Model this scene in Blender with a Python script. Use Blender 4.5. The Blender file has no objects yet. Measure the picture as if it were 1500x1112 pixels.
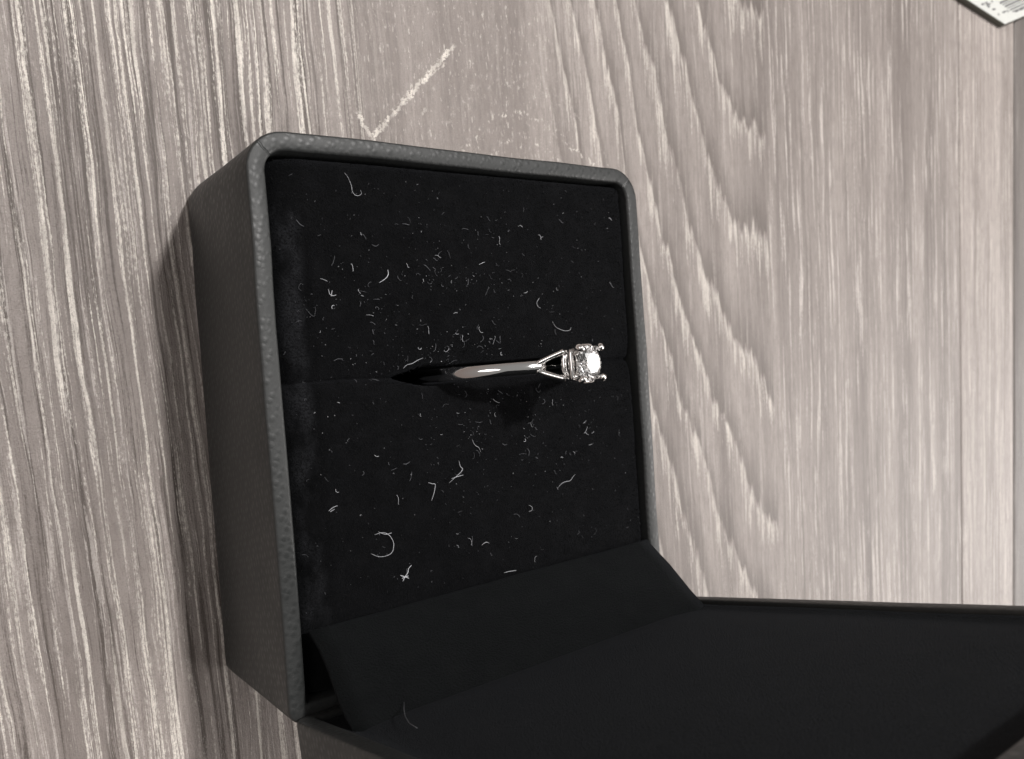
import bpy, bmesh, math, random
from mathutils import Vector, Matrix, noise as mnoise

random.seed(7)
S = 0.001                       # everything below is written in millimetres
scene = bpy.context.scene
COL = scene.collection

# ------------------------------------------------------------------ camera
CAM_R = Matrix(((0.806, 0.074, -0.587), (-0.071, 0.997, 0.028), (0.588, 0.020, 0.809)))
CAM_C = Vector((-54.26, 5.18, 102.85))
FPX = 1169.4                    # focal length in pixels of the 1500 px wide photograph
cx_ = CAM_R.col[0].normalized(); cz_ = CAM_R.col[2]; cz_ = (cz_ - cx_ * cz_.dot(cx_)).normalized(); cy_ = cz_.cross(cx_)
CAM_R = Matrix((cx_, cy_, cz_)).transposed()
cam_d = bpy.data.cameras.new("camera")
cam = bpy.data.objects.new("camera", cam_d); COL.objects.link(cam)
cam.matrix_world = Matrix.Translation(CAM_C * S) @ CAM_R.to_4x4()
cam_d.sensor_fit = 'HORIZONTAL'; cam_d.sensor_width = 36.0; cam_d.lens = FPX / 1500.0 * 36.0
cam_d.clip_start = 0.002; cam_d.clip_end = 20.0
cam_d.dof.use_dof = True; cam_d.dof.focus_distance = 0.092; cam_d.dof.aperture_fstop = 60.0
scene.camera = cam

# ------------------------------------------------------------------ light (indoors, one ceiling lamp, a dim room and added fill lights)
world = bpy.data.worlds.new("World"); scene.world = world; world.use_nodes = True
bg = world.node_tree.nodes["Background"]
bg.inputs[1].default_value = 1.0
# a dim room: pale ceiling overhead, darker warm walls round about
_wn = world.node_tree
_tc = _wn.nodes.new('ShaderNodeTexCoord'); _sp = _wn.nodes.new('ShaderNodeSeparateXYZ'); _rp = _wn.nodes.new('ShaderNodeValToRGB')
_wn.links.new(_tc.outputs['Generated'], _sp.inputs[0]); _wn.links.new(_sp.outputs[2], _rp.inputs[0]); _wn.links.new(_rp.outputs[0], bg.inputs[0])
_rp.color_ramp.elements[0].position = 0.05; _rp.color_ramp.elements[0].color = (0.16, 0.130, 0.118, 1)
_rp.color_ramp.elements[1].position = 0.75; _rp.color_ramp.elements[1].color = (0.19, 0.186, 0.18, 1)
def area_light(name, loc, target, size, power, color):
    ld = bpy.data.lights.new(name, 'AREA'); ld.shape = 'DISK'; ld.size = size; ld.energy = power; ld.color = color
    o = bpy.data.objects.new(name, ld); COL.objects.link(o)
    o.location = loc
    o.rotation_euler = (Vector(target) - Vector(loc)).to_track_quat('-Z', 'Y').to_euler()
    return o
area_light("ceiling_lamp", (0.25, 0.58, 1.43), (0, 0, 0), 0.10, 14.0, (1.0, 0.968, 0.945))
area_light("sheen_fill_light", (1.75, -0.45, 0.95), (0, 0, 0), 1.25, 19.0, (1.0, 0.96, 0.935))  # added unseen fill: sheen on the wood, reflections in ring and stone
area_light("band_fill_light", (-1.10, 0.30, 1.00), (0, 0, 0), 0.75, 3.0, (1.0, 0.93, 0.90))  # added fill behind the camera, something bright for the band to reflect
area_light("stone_fill_light", (0.50, 0.70, 1.50), (0, 0, 0), 0.75, 4.0, (1.0, 0.985, 0.97))  # added overhead fill that whitens the stone
scene.view_settings.view_transform = 'Standard'; scene.view_settings.look = 'None'
scene.view_settings.exposure = 0.38; scene.view_settings.gamma = 1.0
scene.view_settings.use_curve_mapping = False
scene.render.engine = 'CYCLES'
cy = scene.cycles
cy.use_denoising = True; cy.max_bounces = 16; cy.transmission_bounces = 16; cy.glossy_bounces = 10; cy.diffuse_bounces = 5
cy.sample_clamp_indirect = 8.0; cy.caustics_refractive = False

# ------------------------------------------------------------------ node helper
class E:
    """a socket (or number) with arithmetic that writes Math nodes"""
    nt = None
    def __init__(s, v): s.v = v
    @staticmethod
    def m(op, *a, clamp=False):
        n = E.nt.nodes.new('ShaderNodeMath'); n.operation = op; n.use_clamp = clamp
        for i, x in enumerate(a):
            x = x.v if isinstance(x, E) else x
            if isinstance(x, (int, float)): n.inputs[i].default_value = x
            else: E.nt.links.new(x, n.inputs[i])
        return E(n.outputs[0])
    def __add__(s, o): return E.m('ADD', s, o)
    __radd__ = __add__
    def __sub__(s, o): return E.m('SUBTRACT', s, o)
    def __rsub__(s, o): return E.m('SUBTRACT', o, s)
    def __mul__(s, o): return E.m('MULTIPLY', s, o)
    __rmul__ = __mul__
    def __truediv__(s, o): return E.m('DIVIDE', s, o)
    def abs(s): return E.m('ABSOLUTE', s)
    def frac(s): return E.m('FRACT', s)
    def sat(s): return E.m('ADD', s, 0.0, clamp=True)
def smooth(a, b, x):
    n = E.nt.nodes.new('ShaderNodeMapRange'); n.interpolation_type = 'SMOOTHSTEP'
    E.nt.links.new(x.v, n.inputs[0])
    lo, hi = (a, b) if a < b else (b, a)
    n.inputs[1].default_value = lo; n.inputs[2].default_value = hi
    n.inputs[3].default_value, n.inputs[4].default_value = (0, 1) if a < b else (1, 0)
    return E(n.outputs[0])
def band(x, a, b, w): return smooth(a - w, a + w, x) * smooth(b + w, b - w, x)
def vec(x, y, z=0.0):
    n = E.nt.nodes.new('ShaderNodeCombineXYZ')
    for i, q in enumerate((x, y, z)):
        if isinstance(q, E): E.nt.links.new(q.v, n.inputs[i])
        else: n.inputs[i].default_value = q
    return n.outputs[0]
def noi(v, scale=1.0, detail=2.0, rough=0.5):
    n = E.nt.nodes.new('ShaderNodeTexNoise'); n.inputs['Scale'].default_value = scale
    n.inputs['Detail'].default_value = detail; n.inputs['Roughness'].default_value = rough
    E.nt.links.new(v, n.inputs['Vector']); return E(n.outputs['Fac'])
def mixc(f, a, b):
    n = E.nt.nodes.new('ShaderNodeMix'); n.data_type = 'RGBA'
    if isinstance(f, E): E.nt.links.new(f.v, n.inputs[0])
    else: n.inputs[0].default_value = f
    for i, q in ((6, a), (7, b)):
        if isinstance(q, tuple): n.inputs[i].default_value = (*q, 1)
        else: E.nt.links.new(q, n.inputs[i])
    return n.outputs[2]
def objmm():
    tc = E.nt.nodes.new('ShaderNodeTexCoord')
    sc = E.nt.nodes.new('ShaderNodeVectorMath'); sc.operation = 'SCALE'; sc.inputs['Scale'].default_value = 1000.0
    E.nt.links.new(tc.outputs['Object'], sc.inputs[0])
    sp = E.nt.nodes.new('ShaderNodeSeparateXYZ'); E.nt.links.new(sc.outputs[0], sp.inputs[0])
    return sc.outputs[0], E(sp.outputs[0]), E(sp.outputs[1]), E(sp.outputs[2])
def new_mat(name):
    m = bpy.data.materials.new(name); m.use_nodes = True; E.nt = m.node_tree
    return m, m.node_tree.nodes['Principled BSDF']
def link(a, b): E.nt.links.new(a.v if isinstance(a, E) else a, b)
def bump(h, dist_mm, strength=1.0):
    n = E.nt.nodes.new('ShaderNodeBump'); n.inputs['Strength'].default_value = strength
    n.inputs['Distance'].default_value = dist_mm * S; link(h, n.inputs['Height']); return n.outputs[0]

# ------------------------------------------------------------------ materials
GA, GB = -0.01, 0.00066         # the grain fans out: a line of grain is x = c + (GA + GB c) y
def wood_material(name, seed, tint, cathedral):
    m, b = new_mat(name)
    co, x, y, z = objmm()
    wob = (noi(vec(x * 0.03, y * 0.012, seed), 1.0, 2) - 0.5) * 3.0 + (noi(vec(x * 0.30, y * 0.07, seed + 3), 1.0, 2) - 0.5) * 0.9
    c = (x - y * GA) / (y * GB + 1.0) + wob
    v = y
    grit = noi(vec(c * 4.2, v * 1.5, seed), 1.0, 3, 0.7)
    speck = noi(vec(x * 5.0, v * 4.0, seed + 1), 1.0, 2, 0.7)
    tone = noi(vec(c * 0.11, v * 0.006, seed + 2), 1.0, 4, 0.65)
    edge = (grit - 0.5) * 0.26
    s1 = noi(vec(c * 1.30, v * 0.014, seed + 5), 1.0, 4, 0.72)      # broad pale grain streaks, glare off the embossing painted into them
    s2 = noi(vec(c * 1.05, v * 0.026, seed + 6), 1.0, 4, 0.75)      # short fine ones
    s3 = noi(vec(c * 1.0, v * 0.014, seed + 9), 1.0, 4, 0.74)      # dark pores
    pale = smooth(0.520, 0.625, s1 + edge + (noi(vec(c * 0.16, v * 0.008, seed + 7), 1.0, 2) - 0.5) * 0.22)
    fine = smooth(0.535, 0.635, s2 + edge * 0.8)
    dark = smooth(0.485, 0.615, s3 + edge * 0.8)
    if cathedral:
        left = smooth(20.0, -10.0, c)
        calm = band(c, -2.0, 33.0, 5.0) * smooth(24.0, 42.0, v)          # smoother patch round the knot
        cath = smooth(30.0, 36.0, c) * smooth(0.56, 0.44, (c - 88.0) * 0.09 + noi(vec(c * 0.5, v * 0.02, 12.0), 1.0, 3))
        dx = (90.0 - c)
        wv = v - dx * dx * 0.052 + (noi(vec(c * 0.06, v * 0.02, 5.0), 1.0, 2) - 0.5) * 26.0 + (noi(vec(c * 0.75, v * 0.03, 6.0), 1.0, 3, 0.65) - 0.5) * 13.0
        saw = (wv / 25.0 + 0.12).frac()
        dash = noi(vec(c * 1.25, v * 0.040, 8.0), 1.0, 4, 0.75)
        arch = smooth(0.55, 0.66, dash + edge * 0.8 + (saw - 0.62) * 0.42) * smooth(0.99, 0.94, saw)
        core = smooth(0.40, 0.0, saw)
        straight = smooth(86.0, 92.0, c)
        pale = pale * (left * 0.78 + 0.22) * (1.0 - calm * 0.85) * (1.0 - cath * 0.75) * (1.0 - straight * 0.45)
        pale = E.m('MAXIMUM', pale, arch * cath * 0.66)
        dark = dark * (left * 0.62 + 0.38) * (1.0 - calm * 0.85) * (1.0 - cath * 0.6)
        dark = E.m('MAXIMUM', dark, core * cath * 0.62)
        fine = fine * (1.0 - calm * 0.75) * (1.0 - cath * 0.55) * (0.62 + straight * 0.30)
        # rings of pale dots round the knot
        kx, ky = (x - 27.0), (y - 22.0)
        rad = E.m('SQRT', kx * kx * 1.7 + ky * ky)
        rings = band((rad / 5.2 + (noi(co, 0.10, 2) - 0.5) * 1.6).frac(), 0.30, 0.52, 0.08)
        dots = rings * smooth(0.55, 0.63, noi(vec(x * 1.5, y * 1.0, 2.0), 1.0, 2, 0.6)) * band(rad, 6.0, 27.0, 3.0) * smooth(-2.0, 6.0, ky)
        flecks = smooth(0.585, 0.66, noi(vec(x * 2.6, y * 0.6, 4.0), 1.0, 3, 0.7)) * calm * 0.6
        pale = E.m('MAXIMUM', pale, E.m('MAXIMUM', dots * 0.9, flecks))
        # scratches with torn pale edges
        sw = (noi(co, 0.55, 2) - 0.5) * 1.3; rag = noi(co, 2.0, 3, 0.75)
        def scratch(ax, ay, bx, by, wd):
            ux, uy = bx - ax, by - ay; L = math.hypot(ux, uy); ux /= L; uy /= L
            t = (x - ax) * ux + (y - ay) * uy
            d = ((x - ax) * (-uy) + (y - ay) * ux + sw).abs()
            return smooth(wd, wd * 0.4, d + (rag - 0.5) * wd * 6.0) * band(t, 0.0, L, 0.5)
        sc = E.m('MAXIMUM', scratch(-1.2, 37.6, 14.0, 53.3, 0.40), scratch(-1.2, 37.6, -3.0, 41.0, 0.36))
        sc = E.m('MAXIMUM', sc, scratch(5.6, 44.7, 12.0, 50.2, 0.22) * 0.8)
        pale = E.m('MAXIMUM', pale, sc * smooth(0.22, 0.42, noi(co, 1.1, 3, 0.7)))
    else:
        pale = pale * 0.35; dark = dark * 0.35; fine = fine * 0.6
    pale = pale * smooth(0.15, 0.50, speck + (grit - 0.5) * 0.6) * (0.50 + 0.50 * smooth(0.36, 0.60, noi(vec(c * 0.7, v * 0.035, seed + 11), 1.0, 3, 0.6)))
    t = tint
    base = mixc(smooth(0.30, 0.70, tone), (0.200 * t, 0.172 * t, 0.158 * t), (0.345 * t, 0.305 * t, 0.283 * t))
    base = mixc(dark * 0.92, base, (0.080 * t, 0.064 * t, 0.055 * t))
    base = mixc(fine * 0.80, base, (0.68 * t, 0.625 * t, 0.585 * t))
    base = mixc(pale * 0.88, base, (0.84 * t, 0.785 * t, 0.715 * t))
    base = mixc(smooth(0.48, 0.72, speck) * 0.42, base, (0.14, 0.118, 0.105))
    base = mixc(smooth(0.42, 0.70, noi(vec(c * 1.5, v * 0.30, seed + 14), 1.0, 3, 0.7)) * 0.34, base, (0.13, 0.110, 0.100))
    link(base, b.inputs['Base Color'])
    b.inputs['Roughness'].default_value = 0.44; b.inputs['Specular IOR Level'].default_value = 0.4
    link(bump(speck + s1 * 1.5 + s3 * -0.8, 0.10, 0.9), b.inputs['Normal'])
    return m

def leather_material():
    m, b = new_mat("black_leatherette")
    co, x, y, z = objmm()
    vo = E.nt.nodes.new('ShaderNodeTexVoronoi'); vo.inputs['Scale'].default_value = 1.3
    vo.inputs['Randomness'].default_value = 0.45; mp = E.nt.nodes.new('ShaderNodeMapping'); mp.inputs['Rotation'].default_value = (0.42, 0.31, 0.55); link(co, mp.inputs['Vector']); link(mp.outputs[0], vo.inputs['Vector'])
    d = E(vo.outputs['Distance'])
    peb = smooth(0.62, 0.10, d)
    n = noi(co, 2.6, 3, 0.6); n2 = noi(co, 0.12, 3)
    link(mixc(n, (0.017, 0.0185, 0.0185), (0.030, 0.032, 0.0315)), b.inputs['Base Color'])
    link(0.40 + (n2 - 0.5) * 0.25 + (1.0 - peb) * 0.12, b.inputs['Roughness'])
    b.inputs['Specular IOR Level'].default_value = 0.5
    # folds where the covering is mitred round the two front corners
    wig = (noi(co, 0.9, 2) - 0.5) * 0.9
    def fold(cx, sx):
        a = (x - cx) * sx; e = 30.0 - y
        return smooth(0.22, 0.03, (a - e + wig).abs()) * smooth(4.2, 3.0, a) * smooth(4.2, 3.0, e) * smooth(22.2, 22.8, z)
    crease = fold(-27.31, 1.0) + fold(27.31, -1.0)
    link(bump(peb + (n - 0.5) * 0.5 - crease * 3.0, 0.05, 0.42), b.inputs['Normal'])
    return m

def velvet_material(name, col, col2, sheen):
    m, b = new_mat(name)
    co, x, y, z = objmm()
    f1 = noi(co, 4.5, 4, 0.75); f2 = noi(co, 0.35, 4, 0.6)
    link(mixc(smooth(0.40, 0.68, f2 * 0.6 + f1 * 0.4), col, col2), b.inputs['Base Color'])
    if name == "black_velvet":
        nap_sheen = band(x, -24.3, -22.0, 0.7) * smooth(0.38, 0.62, noi(vec(x * 0.25, y * 0.14, 3.0), 1.0, 3, 0.6)) * smooth(0.3, 0.6, f1)  # sheen on the sloping left edge, painted into the base colour
        link(mixc(nap_sheen * 0.75, E.nt.nodes['Mix'].outputs[2], (0.026, 0.027, 0.030)), b.inputs['Base Color'])
    b.inputs['Roughness'].default_value = 1.0; b.inputs['Specular IOR Level'].default_value = 0.08
    b.inputs['Sheen Weight'].default_value = sheen; b.inputs['Sheen Roughness'].default_value = 0.6
    b.inputs['Sheen Tint'].default_value = (0.8, 0.85, 1.0, 1)
    link(bump(f1, 0.25, 1.0), b.inputs['Normal'])
    return m

def plain(name, col, rough=0.5, metal=0.0, spec=0.5, var=0.0, vscale=1.0, bmp=0.0):
    m, b = new_mat(name)
    co, x, y, z = objmm()
    n = noi(co, vscale, 3, 0.6)
    lo = tuple(max(0, q * (1 - var)) for q in col); hi = tuple(min(1, q * (1 + var)) for q in col)
    link(mixc(n, lo, hi), b.inputs['Base Color'])
    b.inputs['Roughness'].default_value = rough; b.inputs['Metallic'].default_value = metal
    b.inputs['Specular IOR Level'].default_value = spec
    if bmp: link(bump(n, bmp, 0.6), b.inputs['Normal'])
    return m

M_LEATHER = leather_material()
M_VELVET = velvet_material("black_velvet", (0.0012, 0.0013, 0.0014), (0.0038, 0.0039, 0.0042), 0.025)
M_FLAP = velvet_material("black_flap_cloth", (0.0030, 0.0036, 0.0035), (0.0048, 0.0056, 0.0054), 0.025)  # lining fabric too, its colour darkened to offset lamp light on the slope
M_LINING = velvet_material("black_lining_cloth", (0.0030, 0.0040, 0.0037), (0.0052, 0.0064, 0.0060), 0.05)
M_SILVER = plain("polished_white_gold", (0.93, 0.92, 0.91), 0.07, 1.0, 0.5, 0.03, 1.2, 0.010)
M_LINT = plain("pale_lint", (0.50, 0.51, 0.54), 0.8, 0, 0.2, 0.25, 0.8)
M_LINT_DIM = plain("grey_lint", (0.13, 0.133, 0.145), 0.8, 0, 0.2, 0.6, 0.35)
M_PILE = plain("black_pile", (0.0104, 0.0106, 0.0112), 0.9, 0, 0.12, 1.0, 0.9)
M_CARD = plain("white_label_paper", (0.62, 0.63, 0.60), 0.6, 0, 0.4, 0.05, 0.6)
M_CARD_SIDE = plain("dark_olive_edge", (0.045, 0.043, 0.030), 0.6, 0, 0.3, 0.2, 0.5)
M_INK = plain("grey_black_ink", (0.15, 0.15, 0.152), 0.6, 0, 0.3, 0.3, 0.8)
def diamond_material():
    m, b = new_mat("diamond")
    b.inputs['Base Color'].default_value = (1, 1, 1, 1); b.inputs['Roughness'].default_value = 0.0
    b.inputs['IOR'].default_value = 2.42; b.inputs['Transmission Weight'].default_value = 1.0
    return m
M_DIAMOND = diamond_material()

# ------------------------------------------------------------------ mesh helpers
def mesh_obj(name, verts, faces, mat, parent=None, smooth_shade=False, frame=None):
    me = bpy.data.meshes.new(name)
    me.from_pydata([(Vector(v) * S) for v in verts], [], faces); me.update()
    bm = bmesh.new(); bm.from_mesh(me); bmesh.ops.recalc_face_normals(bm, faces=bm.faces); bm.to_mesh(me); bm.free()
    if smooth_shade:
        me.polygons.foreach_set('use_smooth', [True] * len(me.polygons))
    me.materials.append(mat)
    o = bpy.data.objects.new(name, me); COL.objects.link(o)
    if parent: o.parent = parent
    if frame is not None: o.matrix_local = frame
    return o
def thing(name, label, cat, loc=(0, 0, 0), group=None):
    o = bpy.data.objects.new(name, None); COL.objects.link(o); o.empty_display_size = 0.01
    o.location = Vector(loc) * S; o['label'] = label; o['category'] = cat
    if group: o['group'] = group
    return o
def rr(x0, x1, y0, y1, r, n=8):
    """rounded rectangle, r = (front-left.. ) single radius or 4 radii for (x1y1, x0y1, x0y0, x1y0)"""
    if not isinstance(r, (tuple, list)): r = (r,) * 4
    pts = []
    for (sx, sy, a0), q in zip(((1, 1, 0), (-1, 1, 90), (-1, -1, 180), (1, -1, 270)), r):
        cx = (x1 - q) if sx > 0 else (x0 + q); cy = (y1 - q) if sy > 0 else (y0 + q)
        for i in range(n + 1):
            a = math.radians(a0 + 90 * i / n); pts.append((cx + q * math.cos(a), cy + q * math.sin(a)))
    return pts
def subdiv_loop(pts, seg):
    out = []
    for i in range(len(pts)):
        a, b = pts[i], pts[(i + 1) % len(pts)]
        k = max(1, int(math.hypot(b[0] - a[0], b[1] - a[1]) / seg))
        for j in range(k): out.append((a[0] + (b[0] - a[0]) * j / k, a[1] + (b[1] - a[1]) * j / k))
    return out
def loft(loops, cap0=False, cap1=False):
    n = len(loops[0]); verts = [p for L in loops for p in L]; faces = []
    for k in range(len(loops) - 1):
        for i in range(n):
            j = (i + 1) % n
            faces.append((k * n + i, k * n + j, (k + 1) * n + j, (k + 1) * n + i))
    if cap0: faces.append(tuple(range(n)))
    if cap1: faces.append(tuple((len(loops) - 1) * n + i for i in range(n)))
    return verts, faces
def tube(path, rad, sides=6, flat=None, cap=True):
    """sweep: path list of Vectors, rad number / list / list of (a, b) with frame vectors in flat"""
    path = [Vector(p) for p in path]; V = []; F = []
    up = None
    for i, p in enumerate(path):
        t = (path[min(i + 1, len(path) - 1)] - path[max(i - 1, 0)]).normalized()
        if flat is not None: side = Vector(flat)
        else:
            if up is None: up = Vector((0, 0, 1)) if abs(t.z) < 0.9 else Vector((1, 0, 0))
            side = t.cross(up)
        side = (side - t * side.dot(t)).normalized(); nn = side.cross(t).normalized(); up = nn
        r = rad[i] if isinstance(rad, (list, tuple)) else rad
        ra, rb = r if isinstance(r, (list, tuple)) else (r, r)
        for k in range(sides):
            a = 2 * math.pi * (k + 0.5) / sides
            V.append(p + side * (ra * math.cos(a)) + nn * (rb * math.sin(a)))
    m = sides
    for i in range(len(path) - 1):
        for k in range(m):
            j = (k + 1) % m; F.append((i * m + k, i * m + j, (i + 1) * m + j, (i + 1) * m + k))
    if cap: F.append(tuple(range(m))); F.append(tuple((len(path) - 1) * m + k for k in range(m)))
    return V, F
def join(parts):
    V, F = [], []
    for v, f in parts:
        o = len(V); V += [tuple(q) for q in v]; F += [tuple(i + o for i in g) for g in f]
    return V, F
def box(x0, x1, y0, y1, z0, z1):
    v = [(x, y, z) for z in (z0, z1) for x, y in ((x0, y0), (x1, y0), (x1, y1), (x0, y1))]
    return v, [(3, 2, 1, 0), (4, 5, 6, 7), (0, 1, 5, 4), (1, 2, 6, 5), (2, 3, 7, 6), (3, 0, 4, 7)]
def ray_dir(px): return CAM_R @ Vector(((px[0] - 750) / FPX, -(px[1] - 556) / FPX, -1))
def at_z(px, z):
    d = ray_dir(px); return CAM_C + d * ((z - CAM_C.z) / d.z)

# ------------------------------------------------------------------ wooden surface: planks
surface = bpy.data.objects.new("wood_surface", None); COL.objects.link(surface); surface['kind'] = 'structure'
surface['label'] = "grey streaked wood planks under the ring box"
def grain_x(c, y): return c + (GA + GB * c) * y
def plank(c0, c1, mat, top=0.0, bev=0.6, y0=-420, y1=520):
    ys = [y0 + (y1 - y0) * i / 12 for i in range(13)]
    prof = [(c0, -6), (c0, top - bev * 0.8), (c0 + bev * 0.25, top - bev * 0.25), (c0 + bev, top), (c1 - bev, top), (c1 - bev * 0.25, top - bev * 0.25), (c1, top - bev * 0.8), (c1, -6)]
    V, F = [], []
    for yy in ys:
        for c, z in prof: V.append((grain_x(c, yy), yy, z))
    n = len(prof)
    for i in range(len(ys) - 1):
        for k in range(n):
            j = (k + 1) % n; F.append((i * n + k, i * n + j, (i + 1) * n + j, (i + 1) * n + k))
    F.append(tuple(range(n))); F.append(tuple((len(ys) - 1) * n + k for k in range(n)))
    return mesh_obj("plank", V, F, mat, surface)
plank(-330, 170.6, wood_material("streaked_wood_board", 0.0, 1.0, True))
plank(170.9, 203.5, wood_material("streaked_wood_strip", 21.0, 1.24, False), top=-0.10, bev=0.5)
plank(205.0, 420, wood_material("streaked_wood_far_board", 43.0, 0.5, False), top=-0.5, bev=1.0)

# ------------------------------------------------------------------ ring box
X0, X1, Y0, Y1, H = -27.31, 27.31, -30.8, 30.0, 23.33
RIM = 1.95
ring_box = thing("ring_box", "open black leatherette ring box with velvet cushion and raised lid", "ring box", (0, 0, 0))
def shell(x0, x1, y0, y1, h, depth, radii, rim):
    """hollow tray: outside wall, rounded rim, inside wall"""
    loops = []
    def lp(ins, z, dr=None):
        d = ins if dr is None else dr
        rs = tuple(max(0.3, q - d) for q in radii)
        L = subdiv_loop(rr(x0 + ins, x1 - ins, y0 + ins, y1 - ins, rs), 2.0)
        return L, z
    spec = [(1.6, 0.0), (0.7, 0.12), (0.22, 0.5), (0.05, 1.2), (0.0, 3.0), (0.0, h * 0.5), (0.0, h - 0.40), (0.03, h - 0.18), (0.11, h - 0.06), (0.26, h), (rim - 0.35, h), (rim - 0.08, h - 0.12), (rim, h - 0.4), (rim, depth + 0.2), (rim, depth)]
    # constant point count: build every loop on the same parameters
    ref = None
    for ins, z in spec:
        pts = rr(x0 + ins, x1 - ins, y0 + ins, y1 - ins, tuple(max(0.35, q - ins) for q in radii))
        out = []
        for i in range(len(pts)):
            a, b = pts[i], pts[(i + 1) % len(pts)]
            k = 14 if (i + 1) % 9 == 0 else 1
            for j in range(k): out.append((a[0] + (b[0] - a[0]) * j / k, a[1] + (b[1] - a[1]) * j / k))
        loops.append([(p[0], p[1], z) for p in out])
    return loops
RAD = (4.2, 4.2, 1.6, 1.6)
loops = shell(X0, X1, Y0, Y1, H, 3.0, RAD, RIM)
# hand-wrapped covering: edges wander by a tenth of a millimetre and the back flares at the foot
def wrap(p):
    x, y, z = p
    n = mnoise.noise(Vector((x * 0.11, y * 0.11, z * 0.2))) * 0.16
    m = mnoise.noise(Vector((x * 0.11 + 9, y * 0.11, z * 0.2))) * 0.16
    fl = (1 - z / H)
    return (x + n, y + m - (0.9 * fl if y < -20 else 0.0), z + (mnoise.noise(Vector((x * 0.09, y * 0.09, 3.3))) * 0.12 if z > H - 3 else 0))
loops = [[wrap(p) for p in L] for L in loops]
v, f = loft(loops, True, True)
mesh_obj("base_shell", v, f, M_LEATHER, ring_box, True)

# cushion: height field with rounded edges and the ring slot
CX0, CX1, CY0, CY1 = X0 + RIM + 0.10, X1 - RIM - 0.30, Y0 + RIM + 0.2, Y1 - RIM - 0.25
CZ = H - 0.75
SLOT_Y = 3.75
def cushion_z(x, y):
    z = CZ
    def edge(d, r, drop):
        if d >= r: return 0.0
        t = 1 - d / r; return drop * (1 - math.sqrt(max(0.0, 1 - t * t)))
    z -= edge(x - CX0, 3.2, 1.8) + 0.9 * max(0.0, 1 - (x - CX0) / 4.2) + edge(CX1 - x, 1.1, 1.2) + edge(CY1 - y, 1.2, 1.2)
    sy = SLOT_Y - 0.006 * (x - 5) + 0.25 * math.sin(x * 0.25)
    if x > -12.5: sy += (SLOT_Y - sy) * min(1, (x + 12.5) / 5)
    d = abs(y - sy)
    op = 0.0
    if -12.8 < x < 20.5:
        op = min(1.0, (x + 12.8) / 6.5) * min(1.0, (20.5 - x) / 4.0); op = op * op * (3 - 2 * op)
    hw = 0.02 + (1.05 if x < -7 else 1.05 - 0.27 * min(1.0, (x + 7) / 3)) * op
    depth = 1.1 + 12.0 * op
    if d < hw + 0.25: z -= depth * min(1.0, max(0.0, (hw + 0.25 - d) / 0.45))
    z -= 0.75 * math.exp(-((max(0, d - hw)) / 1.3) ** 1.3)
    z += 0.14 * mnoise.noise(Vector((x * 0.12, y * 0.12, 0))) + 0.06 * mnoise.noise(Vector((x * 0.5, y * 0.5, 2)))
    return z
nx, ny = 200, 236
V, F = [], []
for j in range(ny + 1):
    for i in range(nx + 1):
        x = CX0 + (CX1 - CX0) * i / nx; y = CY0 + (CY1 - CY0) * j / ny
        V.append((x, y, cushion_z(x, y)))
for j in range(ny):
    for i in range(nx):
        a = j * (nx + 1) + i; F.append((a, a + 1, a + nx + 2, a + nx + 1))
rimi = [i for i in range(nx + 1)] + [(j + 1) * (nx + 1) - 1 for j in range(1, ny + 1)] + [ny * (nx + 1) + i for i in range(nx - 1, -1, -1)] + [j * (nx + 1) for j in range(ny - 1, 0, -1)]
b0 = len(V)
for k in rimi: V.append((V[k][0], V[k][1], 3.4))
for k in range(len(rimi)):
    l = (k + 1) % len(rimi); F.append((rimi[k], rimi[l], b0 + l, b0 + k))
F.append(tuple(range(b0, b0 + len(rimi))))
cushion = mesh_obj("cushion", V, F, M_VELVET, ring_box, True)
# velvet pile: short blades standing on the cushion
V, F = [], []
rng = random.Random(3)
for k in range(52000):
    x = rng.uniform(CX0 + 0.1, CX1 - 0.1); y = rng.uniform(-23.0, CY1 - 0.1)
    z = cushion_z(x, y)
    if z < CZ - 2.6: continue
    a = rng.uniform(0, 6.283); l = rng.uniform(0.12, 0.34); w = rng.uniform(0.02, 0.045)
    tx, ty = rng.gauss(0, 0.15), rng.gauss(0, 0.15)
    o = len(V)
    V += [(x - w * math.cos(a), y - w * math.sin(a), z - 0.03), (x + w * math.cos(a), y + w * math.sin(a), z - 0.03), (x + tx, y + ty, z + l)]
    F.append((o, o + 1, o + 2))
pile = mesh_obj("velvet_pile", V, F, M_PILE, cushion); pile['kind'] = 'stuff'

# lid, leaning 10 degrees in over the base: P(x, s, d) = hinge + x X + s u + d n
LEAN = 0.1786
LU = Vector((0, math.sin(LEAN), math.cos(LEAN))); LN = Vector((0, -math.cos(LEAN), math.sin(LEAN))); LO = Vector((0, -30.0, H))
def LP(x, s, d): return LO + Vector((x, 0, 0)) + LU * s + LN * d
LH = 17.0
ll = shell(X0, X1, 0.35, 61.4, LH, 2.0, (1.6, 1.6, 1.6, 1.6), RIM)
ll = [[wrap((p[0], p[1] + 60, 0)) [:1] + (p[1], p[2]) for p in L] for L in ll]
v, f = loft(ll, True, True)
lid = mesh_obj("lid", [LP(x, s, LH - z) for x, s, z in v], f, M_LEATHER, ring_box, True)
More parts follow.
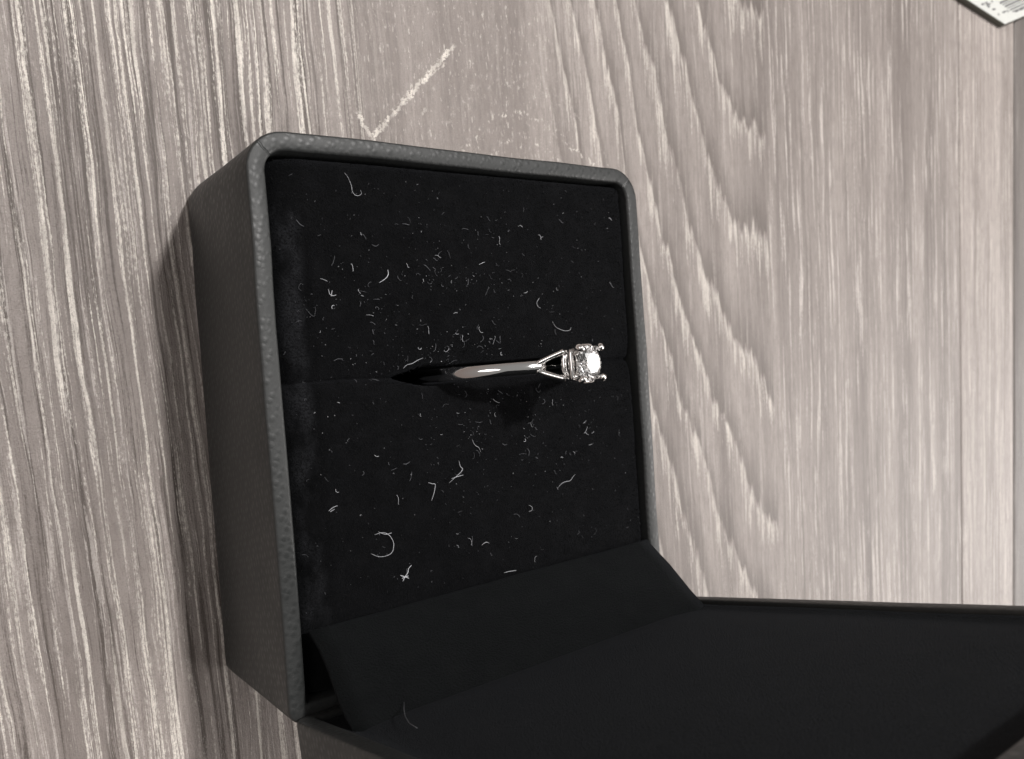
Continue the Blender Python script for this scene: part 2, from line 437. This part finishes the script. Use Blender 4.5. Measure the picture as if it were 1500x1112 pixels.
# lining inside the lid: side walls and a padded back, one cloth
def lid_lining():
    ix0, ix1, is0, is1 = X0 + RIM - 0.02, X1 - RIM + 0.02, 0.35 + RIM - 0.02, 61.4 - RIM + 0.02
    spec = [(-0.0, 0.50), (0.30, 0.42), (0.8, 0.62), (1.6, 0.80), (3.0, 0.72), (5.0, 0.6), (9.0, 0.4), (16.0, 0.2)]
    L = []
    for ins, d in spec:
        pts = rr(ix0 + ins, ix1 - ins, is0 + ins, is1 - ins, max(0.4, 1.6 - ins * 0.2), 5)
        out = []
        for i in range(len(pts)):
            a, b = pts[i], pts[(i + 1) % len(pts)]; k = 10 if (i + 1) % 6 == 0 else 1
            for j in range(k): out.append((a[0] + (b[0] - a[0]) * j / k, a[1] + (b[1] - a[1]) * j / k))
        L.append([LP(p[0], p[1], d + 0.10 * mnoise.noise(Vector((p[0] * .08, p[1] * .08, d)))) for p in out])
    return loft(L, False, True)
v, f = lid_lining(); mesh_obj("lining", v, f, M_LINING, lid, True)
# hinge flap: stiff lined card from the cushion up into the lid
prof = [(1.3, -8.3), (1.55, -8.0), (2.9, -6.6), (4.6, -4.9), (6.3, -2.9), (7.6, -1.35), (8.5, -0.45), (9.3, 0.35), (10.1, 1.15), (10.8, 1.9)]
V, F = [], []
nxs = 24
for side in (0, 1):
    for k, (s, d) in enumerate(prof):
        inset = 0.35 * math.exp(-((k - 2.2) / 1.4) ** 2)
        for i in range(nxs + 1):
            t = i / nxs
            x = -24.6 + inset + (49.6 - inset) * t
            sag = 0.30 * math.sin(math.pi * t) * math.sin(math.pi * min(1, k / 6))
            q = LP(x, s + 0.12 * mnoise.noise(Vector((x * 0.2, k * 0.4, 1))), d + 0.12 * mnoise.noise(Vector((x * 0.15, k * 0.3, 7))) + sag)
            if side: q = q + Vector((0, -0.35, -0.38))
            V.append(q)
n = nxs + 1; m = len(prof); off = n * m
for k in range(m - 1):
    for i in range(nxs):
        a = k * n + i; F.append((a, a + 1, a + n + 1, a + n)); F.append((off + a, off + a + n, off + a + n + 1, off + a + 1))
for k in range(m - 1):
    for i in (0, nxs):
        a = k * n + i; F.append((a, a + n, off + a + n, off + a))
for i in range(nxs):
    F.append((i, off + i, off + i + 1, i + 1)); a = (m - 1) * n + i; F.append((a, a + 1, off + a + 1, off + a))
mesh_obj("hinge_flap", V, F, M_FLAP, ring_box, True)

# ------------------------------------------------------------------ ring
RC = Vector((4.25, 3.65, 19.75)); RO = 11.2; LEAN_Y = 0.014
ring = thing("diamond_ring", "silver solitaire ring with round diamond standing in the cushion slot", "ring", RC)
ringM = Matrix.Rotation(-LEAN_Y, 4, 'X') @ Matrix.Rotation(math.radians(9), 4, 'Y')
ring.rotation_euler = ringM.to_euler()
def ringp(al, r, y=0.0): return Vector((-r * math.sin(al), y, r * math.cos(al)))
# plain band: D-shaped profile, from shoulder to shoulder round the bottom
SPLIT = math.radians(15.5)
prof = []
V, F = [], []
NB = 96
for i in range(NB + 1):
    al = SPLIT + (2 * math.pi - 2 * SPLIT) * i / NB
    w = 0.98 - 0.12 * math.cos(al)                     # a touch wider at the shoulders' foot
    w = 0.74 + 0.10 * math.sin(al / 2) ** 2
    th = 1.25
    pts = []
    for k in range(15):                                # domed outside
        t = -1 + 2 * k / 14; pts.append((w * t, RO - 0.16 * (math.sqrt(t * t + 0.012) - 0.11) - 0.16 * abs(t) ** 3))
    pts += [(w * 0.98, RO - th + 0.15), (w * 0.7, RO - th), (0, RO - th - 0.05), (-w * 0.7, RO - th), (-w * 0.98, RO - th + 0.15)]
    V += [ringp(al, r, y) for y, r in pts]
    n = len(pts)
for i in range(NB):
    for k in range(n):
        j = (k + 1) % n; F.append((i * n + k, i * n + j, (i + 1) * n + j, (i + 1) * n + k))
F.append(tuple(range(n))); F.append(tuple(NB * n + k for k in range(n)))
mesh_obj("band", V, F, M_SILVER, ring, True)
# split shoulders: two strands a side that open towards the head
HZ = 14.75                                             # girdle height over the ring centre
for sx in (1, -1):
    for sy in (1, -1):
        path, rad = [], []
        for i in range(15):
            t = i / 14
            al = sx * (SPLIT + 0.09 - (SPLIT + 0.09 - math.radians(7.8)) * t)
            r = RO - 0.62 + 2.1 * t ** 1.5
            y = sy * (0.36 + 1.22 * t ** 1.1)
            path.append(ringp(al, r, y)); rad.append((0.40 - 0.06 * t, 0.62 - 0.10 * t))
        v, f = tube(path, rad, 10, flat=(0, 1, 0))
        mesh_obj("shoulder", v, f, M_SILVER, ring, True)
# basket head: base ring, upper rail, four prongs
def rail(z, half, r, hgt, wid):
    pts = subdiv_loop(rr(-half, half, -half, half, r, 6), 0.5)
    L = []
    for o, dz in ((0, -hgt), (wid * 0.5, -hgt), (wid, -hgt * 0.7), (wid, hgt * 0.7), (wid * 0.5, hgt), (0, hgt)):
        L.append([((half + o) / half * p[0], (half + o) / half * p[1], z + dz) for p in pts])
    L.append(L[0]); return loft(L)
v, f = rail(HZ - 1.05, 1.86, 0.9, 0.36, 0.40); mesh_obj("gallery_rail", v, f, M_SILVER, ring, True)
v, f = rail(HZ - 2.75, 1.15, 0.7, 0.35, 0.45); mesh_obj("basket_base", v, f, M_SILVER, ring, True)
GR = 2.08                                              # stone radius
for sx in (1, -1):
    for sy in (1, -1):
        e = 0.7071
        path = [(1.15, HZ - 3.2), (1.45, HZ - 2.3), (1.72, HZ - 1.1), (1.86, HZ - 0.2), (1.84, HZ + 0.25), (1.68, HZ + 0.48), (1.48, HZ + 0.60)]
        rad = [0.34, 0.34, 0.35, 0.40, 0.46, 0.44, 0.22]
        v, f = tube([(sx * a, sy * a, z) for a, z in path], rad, 10)
        mesh_obj("prong", v, f, M_SILVER, ring, True)
# round brilliant
def brilliant(R, z):
    pts = []
    tr = 0.57 * R; ch = 0.32 * R; pd = 0.86 * R; g = 0.03 * R
    for k in range(8):
        a = math.radians(45 * k + 22.5); pts.append((tr * math.cos(a), tr * math.sin(a), z + ch))
        a = math.radians(45 * k); q = 0.79 * R; pts.append((q * math.cos(a), q * math.sin(a), z + ch * 0.56))
    for k in range(32):
        a = math.radians(11.25 * k); 
        for dz in (g, -g): pts.append((R * math.cos(a), R * math.sin(a), z + dz))
    for k in range(8):
        a = math.radians(45 * k + 22.5); q = 0.26 * R; pts.append((q * math.cos(a), q * math.sin(a), z - g - pd * 0.765))
    pts.append((0, 0, z - g - pd))
    bm = bmesh.new(); vs = [bm.verts.new(p) for p in pts]
    bmesh.ops.convex_hull(bm, input=vs); bmesh.ops.recalc_face_normals(bm, faces=bm.faces)
    bm.verts.index_update()
    V = [tuple(v.co) for v in bm.verts]; F = [tuple(v.index for v in fc.verts) for fc in bm.faces]; bm.free()
    return V, F
v, f = brilliant(GR, HZ); mesh_obj("diamond", v, f, M_DIAMOND, ring)

# ------------------------------------------------------------------ lint
rng = random.Random(11)
def ztop(x, y):
    return cushion_z(x, y) + 0.16
def fibre_path(x, y, L, curl, ang):
    P = []; n = 6; a = ang
    for i in range(n + 1):
        P.append(Vector((x, y, ztop(x, y) + 0.05 * math.sin(i * 1.3 + ang))))
        x += L / n * math.cos(a); y += L / n * math.sin(a); a += curl / n + rng.gauss(0, 0.12)
    return P
bits, dim = [], []
def lint_density(x, y):
    cl = math.exp(-((x + 6) / 15) ** 2 - ((y - 13) / 8) ** 2) + 0.9 * math.exp(-((x - 4) / 12) ** 2 - ((y + 3.5) / 5) ** 2) + 0.4 * math.exp(-((x + 8) / 6) ** 2 - ((y - 5) / 3) ** 2)
    return 0.10 + 0.9 * min(1.0, cl) * max(0.0, min(1.0, 0.55 + 2.2 * mnoise.noise(Vector((x * 0.22 + 3, y * 0.22, 1.0)))))
n = 0
while n < 950:
    x = rng.uniform(CX0 + 1.0, CX1 - 1.0); y = rng.uniform(-20.5, CY1 - 1.2)
    if rng.random() > lint_density(x, y): continue
    if ztop(x, y) < CZ - 1.2 or (0 < x < 24 and abs(y - SLOT_Y) < 1.8): continue
    big = rng.random() ** 6.0
    L = 0.07 + 1.1 * big
    v_, f_ = tube(fibre_path(x, y, L, rng.gauss(0, 1.6), rng.uniform(0, 6.28)), rng.uniform(0.012, 0.030), 4)
    (bits if rng.random() < 0.2 else dim).append((v_, f_)); n += 1
v, f = join(bits); o = mesh_obj("lint", v, f, M_LINT); o['kind'] = 'stuff'; o['label'] = "tiny pale specks of lint scattered over the black velvet cushion"; o['category'] = "lint"
v, f = join(dim); o = mesh_obj("grey_lint", v, f, M_LINT_DIM); o['kind'] = 'stuff'; o['label'] = "faint grey lint specks clinging to the black velvet cushion"; o['category'] = "lint"
def zoomed(pts, ox, oy, k): return [(ox + a / k, oy + b / k) for a, b in pts]
A_ = lambda *p: zoomed(p, 400, 540, 2.727)
B_ = lambda *p: zoomed(p, 400, 220, 2.727)
C_ = lambda *p: zoomed(p, 380, 860, 4.4125)
FIB = [
    ("curled pale fibre forming an open loop on the black cushion", [A_((405, 664), (440, 655), (466, 668), (482, 700), (472, 738), (430, 752), (392, 740)), A_((420, 652), (448, 662), (475, 656))], 0.05),
    ("white star-shaped lint clump with a thin tail on the cushion", [A_((508, 826), (527, 832), (543, 838)), A_((518, 850), (527, 832), (538, 815), (541, 800), (553, 785)), A_((515, 838), (540, 828))], 0.085),
    ("forked pale fibre tuft lying in the middle of the rear cushion half", [A_((742, 368), (748, 390), (757, 404), (735, 428), (703, 457)), A_((712, 440), (735, 432), (760, 425))], 0.055),
    ("hooked pale fibre shaped like a seven on the cushion", [A_((620, 455), (636, 460), (648, 464), (642, 500), (633, 528))], 0.055),
    ("wavy pale fibre near the far rim on the rear cushion half", [A_((1140, 475), (1152, 460), (1168, 452), (1186, 448), (1198, 432), (1207, 422))], 0.04),
    ("short double fibre beside the sloping edge of the cushion", [A_((222, 570), (238, 556), (258, 547)), A_((228, 572), (246, 562))], 0.05),
    ("thin grey fibre bending twice below the ring band", [A_((795, 282), (806, 305), (822, 316), (830, 334))], 0.035),
    ("short comma-shaped fibre on the rear cushion half", [A_((1022, 545), (1034, 553), (1034, 566), (1022, 571))], 0.04),
    ("thick bright bent fibre on the front cushion half", [B_((458, 478), (460, 496), (450, 512), (424, 530))], 0.075),
    ("small bright curl shaped like a hook on the front cushion half", [B_((222, 556), (226, 574), (238, 582), (252, 578)), B_((236, 560), (232, 584))], 0.055),
    ("small bracket-shaped fibre on the front cushion half", [B_((1064, 590), (1054, 608), (1058, 624), (1070, 632))], 0.05),
    ("long curved fibre lying beside the ring's stone", [B_((1116, 684), (1128, 704), (1142, 714), (1168, 722), (1186, 718), (1190, 708))], 0.045),
    ("fine looped hair near the front corner of the cushion", [B_((285, 90), (300, 110), (312, 140), (318, 168), (334, 182), (352, 176), (350, 160))], 0.035),
    ("pale fibre curving over the end of the ring slot", [B_((520, 872), (535, 858), (556, 852), (580, 838), (600, 830))], 0.05),
    ("short pale fibre lying along the hinge flap's front edge", [A_((922, 816), (945, 810), (972, 806))], 0.045),
]
for label, strands, r in FIB:
    parts = []
    for st in strands:
        P = []
        for k, px in enumerate(st):
            q = at_z(px, CZ + 0.2)
            for _ in range(3): q = at_z(px, max(CZ - 1.6, ztop(q.x, q.y)) + 0.02)
            P.append(q)
        D = []
        for i in range(len(P) - 1):                    # smooth the polyline
            p0, p1, p2, p3 = P[max(i - 1, 0)], P[i], P[i + 1], P[min(i + 2, len(P) - 1)]
            for j in range(4):
                t = j / 4
                D.append(0.5 * ((2 * p1) + (p2 - p0) * t + (2 * p0 - 5 * p1 + 4 * p2 - p3) * t * t + (3 * p1 - p0 - 3 * p2 + p3) * t ** 3))
        D.append(P[-1])
        nD = len(D)
        parts.append(tube(D, [0.62 * r * (0.45 + 0.55 * math.sin(math.pi * min(1, max(0, (i + 0.5) / nD)))) for i in range(nD)], 5))
    v, f = join(parts)
    o = mesh_obj("lint_fibre", v, f, M_LINT, None, True); o['label'] = label; o['category'] = "lint fibre"; o['group'] = "large lint fibres on the cushion"
# one hair on the flap in the lid
fl_a, fl_b = LP(0, 5.0, -4.4), LP(0, 8.6, -0.2)
fn = (fl_b - fl_a).cross(Vector((1, 0, 0))).normalized()
P = []
for px in C_((935, 745), (934, 790), (942, 835), (968, 880), (1020, 912)):
    d = ray_dir(px); t = min((fl_a - CAM_C).dot(fn) / d.dot(fn), (LP(0, 20, 0.2) - CAM_C).dot(LN) / d.dot(LN)); q = CAM_C + d * t; P.append(q + (CAM_C - q).normalized() * 0.45)
v, f = tube(P, 0.03, 5)
o = mesh_obj("lint_fibre", v, f, M_LINT_DIM, None, True); o['label'] = "thin curved hair on the dark cloth inside the lid"; o['category'] = "lint fibre"; o['group'] = "large lint fibres on the cushion"

# ------------------------------------------------------------------ labelled packet at the far corner
TZ = 1.7
pk_px = [(1415, 0), (1472, 37), (1500, 25)]
a, b, c = [at_z(p, TZ) for p in pk_px]
d1 = (a - b).normalized(); d2 = (c - b).normalized()
pk = thing("label_packet", "flat dark packet with pale barcode label at the plank seam", "packet", (b.x, b.y, 0))
outline = [Vector((0, 0)), Vector(d2[:2]) * 34, Vector(d2[:2]) * 34 + Vector((d1.x * 0.3, abs(d1.y) + 1)).normalized() * 30, Vector(d1[:2]) * 38 + Vector((6, 30)), Vector(d1[:2]) * 38]
V = [(p.x, p.y, z) for z in (0.05, TZ - 0.5) for p in outline] + [(p.x * 0.99 + 0.1, p.y * 0.99 + 0.2, TZ - 0.12) for p in outline]
nn = len(outline)
F = [tuple(range(nn))[::-1]] + [(r * nn + i, r * nn + (i + 1) % nn, (r + 1) * nn + (i + 1) % nn, (r + 1) * nn + i) for r in range(2) for i in range(nn)] + [tuple(2 * nn + i for i in range(nn))]
mesh_obj("pouch", V, F, M_CARD_SIDE, pk)
lab = [p * 0.985 + Vector((0.15, 0.35)) for p in outline]
V = [(p.x, p.y, z) for z in (TZ - 0.118, TZ) for p in lab]
F = [tuple(range(nn))[::-1], tuple(nn + i for i in range(nn))] + [(i, (i + 1) % nn, nn + (i + 1) % nn, nn + i) for i in range(nn)]
label = mesh_obj("label", V, F, M_CARD, pk)
def ink(px0, px1, w):
    p, q = at_z(px0, TZ) - b, at_z(px1, TZ) - b
    t = Vector((q.x - p.x, q.y - p.y)).normalized(); nrm = Vector((-t.y, t.x)) * w
    v = [(p.x + nrm.x, p.y + nrm.y, TZ + 0.03), (q.x + nrm.x, q.y + nrm.y, TZ + 0.03), (q.x - nrm.x, q.y - nrm.y, TZ + 0.03), (p.x - nrm.x, p.y - nrm.y, TZ + 0.03)]
    return v, [(0, 1, 2, 3)]
Z5 = lambda x, y: (1300 + x / 7.5, y / 7.5)
for i, w in enumerate((0.30, 0.16, 0.30, 0.16, 0.24, 0.16)):
    v, f = ink(Z5(1232 + i * 28, 36 + i * 19), Z5(1232 + i * 28 + 330, 36 + i * 19 - 150), w)
    mesh_obj("barcode_bar", v, f, M_INK, label)
marks = [((1030, 50), (1062, 44)), ((1072, 36), (1100, 30)), ((1085, 60), (1130, 40)), ((1100, 78), (1125, 70)), ((1140, 22), (1155, 12)), ((1150, 105), (1185, 100)), ((1212, 162), (1226, 158)), ((1262, 140), (1300, 124)), ((1310, 118), (1330, 128)), ((1400, 130), (1440, 116)), ((1450, 112), (1500, 90))]
v, f = join([ink(Z5(*p), Z5(*q), 0.26) for p, q in marks])
mesh_obj("print", v, f, M_INK, label)
